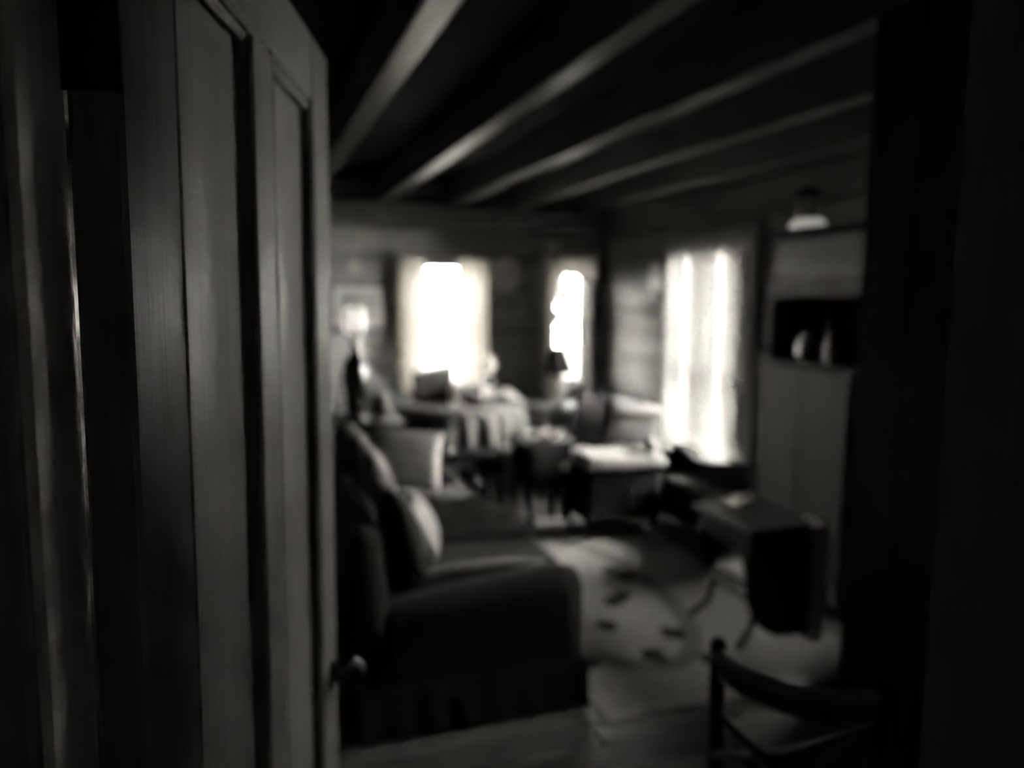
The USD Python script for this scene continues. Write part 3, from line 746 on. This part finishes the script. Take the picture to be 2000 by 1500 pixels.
# ------------------------------------------------------------------ settee under the tall window
se = thing("settee", "low dark camel-backed settee under the tall window", "settee", (2.75, 4.0, 0))
prof = [(-0.55, 0.08), (0.55, 0.08), (0.55, 0.45), (0.52, 0.53), (0.44, 0.52), (0.3, 0.46), (0.12, 0.47), (-0.1, 0.52), (-0.3, 0.535), (-0.47, 0.5), (-0.55, 0.42)]
part(se, "backrest", extrude(prof, 0.07, "yz", 0.03), "sofa_cloth", smooth=30)
part(se, "seat", rbox(-0.2, 0.028, -0.5, 0.47, 0.1, 0.36, 0.04), "sofa_cloth")
part(se, "arm", rbox(-0.21, 0.1, -0.6, -0.5, 0.08, 0.46, 0.045), "sofa_cloth")
part(se, "arm", rbox(-0.21, 0.1, 0.48, 0.58, 0.08, 0.5, 0.045), "sofa_cloth")
for sx, sy in ((-0.16, -0.54), (-0.16, 0.52), (0.06, -0.54), (0.06, 0.52)):
    part(se, "foot", lathe([(0, 0.002), (0.018, 0.002), (0.026, 0.05), (0.02, 0.1), (0, 0.1)], (sx, sy, 0)), "dark_wood")

# ------------------------------------------------------------------ hutch on the right wall
hu = thing("hutch", "tall dark wooden hutch with an open niche on the right wall", "hutch", (2.56, 2.72, 0))
HD, HW = 0.38, 0.66
part(hu, "base_cabinet", cbox(0.012, HD, 0.005, HW - 0.005, 0.05, 1.17, 0.004), "hutch_wood", smooth=False)
part(hu, "plinth", cbox(0.03, HD, 0.02, HW - 0.02, 0.002, 0.05, 0.003), "hutch_wood", smooth=False)
part(hu, "counter", cbox(-0.015, HD, -0.01, HW + 0.01, 1.17, 1.2, 0.004), "hutch_wood", smooth=False)
for a, b in ((0.015, HW / 2 - 0.004), (HW / 2 + 0.004, HW - 0.015)):
    d = part(hu, "door", cbox(-0.008, 0.011, a, b, 0.07, 1.155, 0.003), "hutch_wood", smooth=False)
    part(d, "knob", place(lathe([(0, 0), (0.007, 0), (0.007, 0.012), (0.014, 0.018), (0.012, 0.028), (0, 0.031)]), (-0.008, b - 0.03 if a < 0.1 else a + 0.03, 0.75), ry=-90), "iron_knob", smooth=50)
part(hu, "side", cbox(0.05, HD, 0, 0.022, 1.2, 1.84, 0.003), "hutch_wood", smooth=False)
part(hu, "side", cbox(0.05, HD, HW - 0.022, HW, 1.2, 1.84, 0.003), "hutch_wood", smooth=False)
part(hu, "back", cbox(HD - 0.012, HD, 0.022, HW - 0.022, 1.2, 1.82, 0.002), "dark_wood", smooth=False)
part(hu, "shelf", cbox(0.03, HD - 0.012, 0.0, HW, 1.525, 1.61, 0.004), "pillow_band", smooth=False, label="paler shelf rail")
part(hu, "door", cbox(0.045, 0.062, 0.024, HW - 0.024, 1.612, 1.815, 0.003), "dark_wood", smooth=False)
part(hu, "top", cbox(0.03, HD, -0.012, HW + 0.012, 1.84, 1.862, 0.004), "hutch_wood", smooth=False)
ln = thing("lantern", "flared lantern with white base given an added glow on top of the dark hutch", "lantern", (2.66, 3.185, 1.863))
part(ln, "base", lathe([(0, 0), (0.085, 0), (0.088, 0.012), (0.075, 0.036), (0.062, 0.045), (0, 0.045)], seg=32), "added_glow", smooth=40)  # emission added so the base looks bright
for k in range(4):
    th_ = math.radians(45 + 90 * k)
    part(ln, "post", bar([(0.052 * math.cos(th_), 0.052 * math.sin(th_), 0.04), (0.05 * math.cos(th_), 0.05 * math.sin(th_), 0.15)], 0.008), "china_grey")
part(ln, "candle", lathe([(0, 0.045), (0.02, 0.045), (0.02, 0.11), (0.004, 0.115), (0, 0.125)]), "box_dark", smooth=40)
part(ln, "roof", lathe([(0, 0.15), (0.066, 0.15), (0.064, 0.16), (0.03, 0.195), (0, 0.2)]), "black_iron", smooth=40)
o = thing("jar", "round pale jar in the niche of the hutch", "jar", (2.68, 3.18, 1.201))
part(o, "body", lathe([(0, 0), (0.03, 0), (0.05, 0.04), (0.046, 0.09), (0.03, 0.11), (0, 0.11)]), "china_grey", smooth=50)
part(o, "lid", lathe([(0, 0.11), (0.034, 0.11), (0.03, 0.125), (0.008, 0.132), (0.008, 0.145), (0, 0.147)]), "china_grey", smooth=50)
o = thing("bottle", "narrow grey bottle in the niche of the hutch", "bottle", (2.68, 3.0, 1.201))
part(o, "body", lathe([(0, 0), (0.03, 0), (0.032, 0.01), (0.032, 0.09), (0.013, 0.12), (0.012, 0.15), (0, 0.15)]), "picture_print", smooth=50)
part(o, "stopper", lathe([(0, 0.15), (0.01, 0.15), (0.012, 0.165), (0, 0.168)]), "box_dark", smooth=50)

# ------------------------------------------------------------------ drop-leaf table
dt = thing("drop_leaf_table", "low dark drop-leaf table with curved legs at the right", "table", (0, 0, 0.009))
tx0, tx1, ty0, ty1, tz = 1.95, 2.34, 2.61, 3.04, 0.55
part(dt, "tabletop", cbox(tx0, tx1, ty0, ty1, tz - 0.022, tz, 0.006), "table_wood", smooth=False)
part(dt, "apron", cat(cbox(tx0 + 0.04, tx1 - 0.04, ty0 + 0.03, ty0 + 0.05, tz - 0.11, tz - 0.023, 0.002), cbox(tx0 + 0.04, tx1 - 0.04, ty1 - 0.05, ty1 - 0.03, tz - 0.11, tz - 0.023, 0.002), cbox(tx0 + 0.04, tx0 + 0.06, ty0 + 0.05, ty1 - 0.05, tz - 0.11, tz - 0.023, 0.002), cbox(tx1 - 0.06, tx1 - 0.04, ty0 + 0.05, ty1 - 0.05, tz - 0.11, tz - 0.023, 0.002)), "dark_wood_x", smooth=False)
lf = [(tx0, tz - 0.004), (tx0, 0.3), (tx0 + 0.02, 0.2), (tx0 + 0.07, 0.12), (tx0 + 0.15, 0.075), (tx1 - 0.1, 0.07), (tx1 - 0.03, 0.11), (tx1, 0.18), (tx1, tz - 0.004)]
part(dt, "drop_leaf", extrude(lf, 0.018, "xz", ty0 - 0.021), "dark_wood", smooth=30)
for lx, ly, ox, oy in ((tx0 + 0.06, ty0 + 0.06, -1, -0.6), (tx1 - 0.06, ty0 + 0.06, 1, -0.6), (tx0 + 0.06, ty1 - 0.06, -1, 1), (tx1 - 0.06, ty1 - 0.06, 1, 1)):
    part(dt, "leg", bar([(lx, ly, tz - 0.05), (lx + 0.025 * ox, ly + 0.02 * oy, 0.42), (lx - 0.01 * ox, ly, 0.3), (lx - 0.045 * ox, ly, 0.2), (lx - 0.02 * ox, ly + 0.01 * oy, 0.09), (lx + 0.05 * ox, ly + 0.04 * oy, 0.018)], [0.024, 0.023, 0.018, 0.016, 0.014, 0.016]), "dark_wood")
part(dt, "shelf", cbox(tx0 + 0.06, tx1 - 0.06, ty0 + 0.06, ty1 - 0.06, 0.2, 0.216, 0.003), "table_wood", smooth=False)
o = thing("tray", "small silver tray added in place of pale paper, tilted to mirror the window, on the far corner of the drop-leaf table", "tray", (2.16, 2.965, tz + 0.0115), 0)
part(o, "plate", place(cbox(-0.075, 0.075, -0.06, 0.06, 0, 0.005, 0.001), (0, 0, 0.012), ry=-8.5), "silver", smooth=False)  # tilted like a mirror so the window brightens it
for q in ((-0.08, -0.075, -0.065, 0.065), (0.075, 0.08, -0.065, 0.065), (-0.075, 0.075, 0.06, 0.065), (-0.075, 0.075, -0.065, -0.06)):
    part(o, "rim", place(cbox(q[0], q[1], q[2], q[3], 0, 0.008, 0.001), (0, 0, 0.012), ry=-8.5), "silver", smooth=False)
o = thing("book", "thin dark book added to prop the tilted silver tray", "book", (2.205, 2.965, tz + 0.010))  # added to hold the tray at its reflecting tilt
part(o, "pages", cbox(-0.018, 0.022, -0.06, 0.06, 0.002, 0.012, 0.0005), "paper_white", smooth=False)
part(o, "cover", cat(cbox(-0.021, 0.025, -0.063, 0.063, 0, 0.002, 0.0005), cbox(-0.021, 0.025, -0.063, 0.063, 0.012, 0.014, 0.0005), cbox(-0.023, -0.0205, -0.063, 0.063, 0, 0.014, 0.0005)), "box_dark", smooth=False)
o = thing("folded_blanket", "pale folded blanket on the shelf of the drop-leaf table", "blanket", (2.12, 2.84, 0.227))
part(o, "fold", rbox(-0.1, 0.1, -0.13, 0.13, 0, 0.035, 0.015), "pillow_pale", smooth=60)
part(o, "fold", rbox(-0.095, 0.095, -0.125, 0.125, 0.036, 0.066, 0.014), "pillow_pale", smooth=60)
# narrow pale cloth over the right front corner
n1 = 20
u, v = np.meshgrid(np.linspace(-1, 1, 14), np.linspace(0, 1, 40), indexing="ij")
dl = v * 0.62
Y = np.where(dl < 0.1, ty0 + 0.07 - dl, ty0 - 0.03)
Z = np.where(dl < 0.1, tz + 0.006, tz + 0.006 - (dl - 0.1))
rr = 0.02
P = np.stack([2.30 + u * 0.042 * (1 - 0.35 * v), Y + 0.008 * np.sin(u * 5), Z + 0.004 * np.sin(u * 4 + 1)], -1)
o = thing("runner_cloth", "narrow pale cloth hanging over the right corner of the drop-leaf table", "cloth")
part(o, "cloth", sheet(P, 0.004), "cloth_white", smooth=True)

# ------------------------------------------------------------------ near bentwood chair
nc = thing("cafe_chair", "dark bentwood chair with curved crossed back in the near right corner", "chair", (0, 0, 0))
A = np.array([0.965, 1.375]); B = np.array([1.165, 1.115])
ch = B - A
L = np.linalg.norm(ch)
cx = ch / L
out = np.array([-cx[1], cx[0]])
if out @ np.array([1.0, 1.0]) > 0:
    out = -out          # towards the camera
MID = (A + B) / 2


def back_point(s, z, bulge):
    p = MID + cx * (s * L / 2) + out * bulge * (1 - s * s)
    return (p[0], p[1], z)


ss = np.linspace(-1, 1, 13)
rail_pts = np.array([back_point(x, 0, 0.075) for x in ss])
rl = []
for z0_, z1_, t_ in ((0.68, 0.725, 0.02),):
    P = np.stack([np.column_stack([rail_pts[:, :2], np.full(len(ss), z)]) for z in np.linspace(z0_, z1_, 5)], 1)
    rl.append(sheet(P, t_))
part(nc, "crest_rail", rl[0], "chair_wood", smooth=50)
part(nc, "edge_highlight", bar([back_point(x, 0.728, 0.075) for x in np.linspace(-1, 1, 11)], 0.016, 14), "highlight_wood", smooth=50, label="top edge painted pale as a highlight")  # pale bar that paints the highlight along the rail
seat_c = MID - out * 0.25
for sgn, e in ((-1, A), (1, B)):
    foot = e + out * 0.04 + cx * sgn * 0.02
    part(nc, "back_post", bar([(e[0], e[1], 0.75), (e[0], e[1], 0.6), (*(e - out * 0.015), 0.43), (*(e + out * 0.01), 0.2), (*foot, 0.015)], [0.017, 0.017, 0.017, 0.015, 0.013]), "dark_wood")
part(nc, "cross_bar", bar([back_point(x, 0.60 - 0.055 * (x + 1), 0.05 + 0.012) for x in np.linspace(-0.98, 0.98, 7)], 0.009), "dark_wood")
part(nc, "cross_bar", bar([back_point(x, 0.495 + 0.09 * (x + 1) - 0.012 * (1 - x * x), 0.05 - 0.012) for x in np.linspace(-0.98, 0.98, 7)], 0.011), "chair_wood")
th2 = np.linspace(0, 2 * np.pi, 33)[:-1]
sc_ = np.column_stack([seat_c[0] + 0.185 * np.cos(th2), seat_c[1] + 0.185 * np.sin(th2)])
part(nc, "seat", extrude([tuple(p) for p in sc_], 0.028, "xy", 0.415), "dark_wood_x", smooth=30)
for sgn in (-1, 1):
    p = seat_c - out * 0.12 + cx * sgn * 0.13
    q = seat_c - out * 0.16 + cx * sgn * 0.16
    part(nc, "leg", bar([(*p, 0.42), (*q, 0.015)], [0.017, 0.013]), "dark_wood")
ring = place(trimesh.creation.torus(0.145, 0.009, 40, 8), (*seat_c, 0.2))
part(nc, "hoop", ring, "dark_wood")

# ------------------------------------------------------------------ sofa
so = thing("sofa", "dark upholstered sofa with loose pillows along the left", "sofa", (0, 0, 0))
SX0, SX1, SY0, SY1 = 0.30, 1.17, 2.45, 4.25
part(so, "base", rbox(SX0 + 0.02, SX1 - 0.03, SY0 + 0.02, SY1 - 0.02, 0.03, 0.33, 0.03), "sofa_cloth")
part(so, "backrest", hull(*[((SX0 + dx, y, z), 0.05) for dx, z in ((0.05, 0.12), (0.11, 0.12), (0.05, 0.68), (0.07, 0.68)) for y in (SY0 + 0.07, SY1 - 0.07)]), "sofa_cloth", smooth=50)
part(so, "arm", hull(((SX0 + 0.15, SY0 + 0.07, 0.1), 0.05), ((SX1 - 0.06, SY0 + 0.06, 0.1), 0.05), ((SX0 + 0.15, SY0 + 0.16, 0.1), 0.05), ((SX1 - 0.06, SY0 + 0.15, 0.1), 0.05),
     ((SX0 + 0.15, SY0 + 0.09, 0.395), 0.075), ((SX1 - 0.11, SY0 + 0.09, 0.45), 0.085), ((SX1 - 0.085, SY0 + 0.085, 0.45), 0.08)), "sofa_cloth", smooth=50)
part(so, "arm", hull(((SX0 + 0.15, SY1 - 0.16, 0.1), 0.05), ((SX1 - 0.06, SY1 - 0.15, 0.1), 0.05), ((SX0 + 0.15, SY1 - 0.06, 0.1), 0.05), ((SX1 - 0.06, SY1 - 0.06, 0.1), 0.05),
     ((SX0 + 0.15, SY1 - 0.09, 0.45), 0.075), ((SX1 - 0.11, SY1 - 0.09, 0.45), 0.08)), "sofa_cloth", smooth=50)
ym = (SY0 + SY1) / 2
for a, b in ((SY0 + 0.19, ym - 0.004), (ym + 0.004, SY1 - 0.19)):
    c = part(so, "seat_cushion", rbox(SX0 + 0.2, SX1 - 0.02, a, b, 0.325, 0.485 if a > ym - 0.1 else 0.505, 0.06), "sofa_cloth", smooth=60)
    yy = a if a < ym - 0.3 else b
    part(c, "piping", bar([(SX0 + 0.26, a + 0.03, 0.495), (SX0 + 0.4, a + 0.03, 0.511), (SX0 + 0.62, a + 0.03, 0.511), (SX1 - 0.1, a + 0.04, 0.488)], 0.013), "sofa_pale", label="pale piped edge")
# pleated skirt
sk = []
per = [(SX0 + 0.02, SY0), (SX1 - 0.01, SY0), (SX1 - 0.01, SY1)]
pts = []
for (xa, ya), (xb, yb) in zip(per[:-1], per[1:]):
    n = int(math.hypot(xb - xa, yb - ya) / 0.02)
    for k in range(n):
        pts.append((xa + (xb - xa) * k / n, ya + (yb - ya) * k / n))
pts = np.array(pts)
wob = 0.006 * np.sin(np.arange(len(pts)) * 1.1)
cen = np.array([(SX0 + SX1) / 2, (SY0 + SY1) / 2])
rows = []
for q in np.linspace(0, 1, 5):
    d = np.where(np.arange(len(pts))[:, None] < len(pts) * 0.33, [[0, -1]], [[1, 0]])
    rows.append(np.column_stack([pts + d * (wob * q + 0.012 * q)[:, None] - d * 0.006, np.full(len(pts), 0.19 - 0.178 * q)]))
part(so, "skirt", sheet(np.array(rows).transpose(1, 0, 2), 0.004), "sofa_cloth", smooth=40)


def sofa_pillow(label, loc, w, h, t, mat, rx=0, ry=0, rz=0, lit_side=None):
    o = thing("pillow", label, "pillow", loc)
    part(o, "cushion", place(pillow(w, h, t), rx=rx, ry=ry, rz=rz), mat, smooth=True)
    if lit_side:  # paler strip painting the window light on one side
        sx, sw, sm = lit_side
        g = pillow(w, h * 0.98, t * 1.06)
        keep = np.abs(g.vertices[:, 0] - sx) < sw
        g.update_faces(keep[g.faces].all(1))
        g.remove_unreferenced_vertices()
        g = place(g, rx=rx, ry=ry, rz=rz)
        part(o, "lit_side", g, sm, smooth=True, label="side painted pale as window light")
    return o


sofa_pillow("square grey pillow with its window-lit side painted pale at the far arm of the sofa", (0.80, 3.945, 0.655), 0.36, 0.32, 0.12, "pillow_grey", rx=-14, ry=8, lit_side=(0.15, 0.04, "pillow_pale"))
sofa_pillow("pale grey pillow against the sofa back at its far end", (0.53, 3.74, 0.685), 0.42, 0.38, 0.12, "pillow_grey", rx=-14, rz=90)
sofa_pillow("pale pillow against the middle of the sofa back", (0.535, 3.32, 0.685), 0.42, 0.36, 0.12, "pillow_pale", rx=-16, rz=90)
sofa_pillow("black pillow at the near end of the sofa back", (0.53, 2.69, 0.65), 0.3, 0.3, 0.11, "pillow_dark", rx=-16, rz=90)
sofa_pillow("grey pillow between the black one and the pale middle pillow on the sofa", (0.525, 2.985, 0.665), 0.3, 0.32, 0.12, "pillow_grey", rx=-18, rz=84)
sofa_pillow("small white pillow slumped in front of the others on the sofa seat", (0.655, 2.98, 0.60), 0.38, 0.22, 0.1, "pillow_pale", rx=-30, rz=78)
# dark throw over the seat
n1 = 36
u, v = np.meshgrid(np.linspace(0, 1, n1), np.linspace(0, 1, n1), indexing="ij")
X = 0.68 + 0.47 * u
Y = 2.95 + 0.62 * v
Z = 0.515 + 0.02 * (0.5 + 0.5 * np.sin(26 * v + 3 * u)) * (0.6 + 0.4 * np.sin(5 * u)) + 0.01 * fbm(np.stack([u * 4, v * 4, u * 0], -1), 3, 3)
o = thing("throw", "dark crumpled wool throw spread over the sofa seat", "throw")
part(o, "cloth", sheet(np.stack([X, Y, Z], -1), 0.006), "throw_dark", smooth=True)

# ------------------------------------------------------------------ cabinet, lamp and plant behind the sofa's far end
cb = thing("cabinet", "small dark cabinet beyond the far arm of the sofa", "cabinet", (0.74, 4.88, 0))
part(cb, "body", cbox(-0.2, 0.17, -0.2, 0.2, 0.03, 0.71, 0.006), "dark_wood", smooth=False)
part(cb, "top", cbox(-0.22, 0.19, -0.22, 0.22, 0.711, 0.74, 0.006), "dark_wood_x", smooth=False)
d = part(cb, "door", cbox(-0.18, 0.15, -0.216, -0.2, 0.08, 0.69, 0.004), "dark_wood", smooth=False)
part(d, "knob", place(lathe([(0, 0), (0.007, 0), (0.007, 0.012), (0.014, 0.018), (0.012, 0.028), (0, 0.031)]), (0.11, -0.216, 0.45), rx=90), "iron_knob", smooth=50)
part(cb, "foot", cbox(-0.19, 0.16, -0.19, 0.19, 0.002, 0.03, 0.003), "dark_wood_x", smooth=False)
lp = thing("table_lamp", "dark column lamp with two white glass shades on the cabinet", "lamp", (0.635, 4.755, 0.742))
part(lp, "base", lathe([(0, 0), (0.08, 0), (0.085, 0.015), (0.05, 0.04), (0.06, 0.14), (0.085, 0.26), (0.07, 0.36), (0.03, 0.42), (0.03, 0.52), (0, 0.52)]), "black_iron", smooth=40)
for sx in (-1, 1):
    s_ = part(lp, "shade", lathe([(0.012, 0.7), (0.026, 0.68), (0.031, 0.6), (0.026, 0.555), (0.012, 0.545), (0.01, 0.548), (0.023, 0.56), (0.028, 0.6), (0.023, 0.676)], (sx * 0.033, 0, 0)), "lit_glass", smooth=50, label="lit white glass shade")
part(lp, "arm", bar([(-0.033, 0, 0.54), (0, 0, 0.5), (0.033, 0, 0.54)], 0.007), "black_iron")

pp = thing("houseplant", "broad-leaved houseplant in a dark pot on the cabinet", "plant", (0.84, 5.0, 0.742))
part(pp, "pot", lathe([(0, 0), (0.06, 0), (0.085, 0.12), (0.09, 0.13), (0.08, 0.13), (0.07, 0.115), (0, 0.11)]), "clay_pot", smooth=40)


def leaf_mesh(base, tip, w, droop=0.03):
    base, tip = np.array(base, float), np.array(tip, float)
    n = 7
    ax = tip - base
    side = np.cross(ax, [0.15, -1, 0.25]); side /= np.linalg.norm(side)
    nrm = np.cross(side, ax); nrm /= np.linalg.norm(nrm)
    P = []
    for q in np.linspace(0.0, 1, n):
        c = base + ax * q - np.array([0, 0, droop]) * q * q
        hw = w * (math.sin(math.pi * min(q * 0.93 + 0.04, 1)) ** 0.7)
        P.append([c + side * hw * s + nrm * 0.012 * abs(s) for s in (-1, -0.5, 0, 0.5, 1)])
    return sheet(np.array(P), 0.0015)


lrng = np.random.default_rng(5)
for (lx, lz, w, hx, hz) in ((-0.03, 0.50, 0.035, -0.09, 0.42), (0.06, 0.40, 0.045, -0.02, 0.34), (0.11, 0.33, 0.05, 0.03, 0.28), (-0.02, 0.38, 0.05, -0.12, 0.33), (0.04, 0.26, 0.05, -0.06, 0.25),
                            (-0.1, 0.28, 0.035, -0.17, 0.20), (0.09, 0.20, 0.045, 0.0, 0.17), (-0.08, 0.14, 0.04, -0.17, 0.08), (0.1, 0.46, 0.04, 0.05, 0.38), (0.0, 0.16, 0.045, 0.08, 0.1), (-0.14, 0.42, 0.03, -0.19, 0.36)):
    yb = float(lrng.uniform(-0.1, 0.06))
    part(pp, "leaf", leaf_mesh((hx, yb, hz), (lx, yb - 0.02, lz), w), "leaf_indoor", smooth=True)
    part(pp, "stem", bar([(0, 0, 0.1), (hx * 0.5, yb * 0.5, hz * 0.6 + 0.03), (hx, yb, hz)], 0.004, 6), "leaf_indoor")

# ------------------------------------------------------------------ rug
rg = thing("rug", "pale wool rug with dark oval border and scattered dark flowers", "rug", (0, 0, 0.002))
part(rg, "pile", rbox(1.19, 2.47, 2.33, 4.62, 0.0, 0.006, 0.0028, 8), "rug_wool", smooth=30)
ex, ey, cx0, cy0 = 0.40, 0.93, 1.60, 3.56


def ring_mesh(rx_, ry_, w, z, n=72):
    th = np.linspace(0, 2 * np.pi, n + 1)
    P = np.stack([np.column_stack([cx0 + (rx_ + o) * np.cos(th), cy0 + (ry_ + o) * np.sin(th), np.full(n + 1, z)]) for o in (-w, 0, w)], 1)
    return sheet(P, 0.003)


part(rg, "oval_border", ring_mesh(ex, ey, 0.045, 0.0072), "rug_dark", smooth=30, label="dark oval border")
frng = np.random.default_rng(9)
for fx, fy, fr_ in ((1.88, 3.69, 0.055), (1.925, 3.59, 0.05), (1.78, 3.37, 0.04), (1.70, 3.31, 0.05), (1.79, 2.895, 0.055), (1.60, 2.72, 0.055), (1.54, 3.06, 0.045), (1.80, 2.63, 0.04), (1.30, 2.75, 0.05)):
    petals = []
    for k in range(5):
        a_ = 2 * math.pi * k / 5 + frng.uniform(0, 1)
        petals.append(lathe([(0, 0.0095), (fr_ * 0.55, 0.0095), (fr_ * 0.6, 0.0058), (0, 0.0058)], (fx + fr_ * 0.55 * math.cos(a_), fy + fr_ * 0.75 * math.sin(a_), 0), 10))
    part(rg, "flower", cat(*petals), "rug_flower", smooth=30)
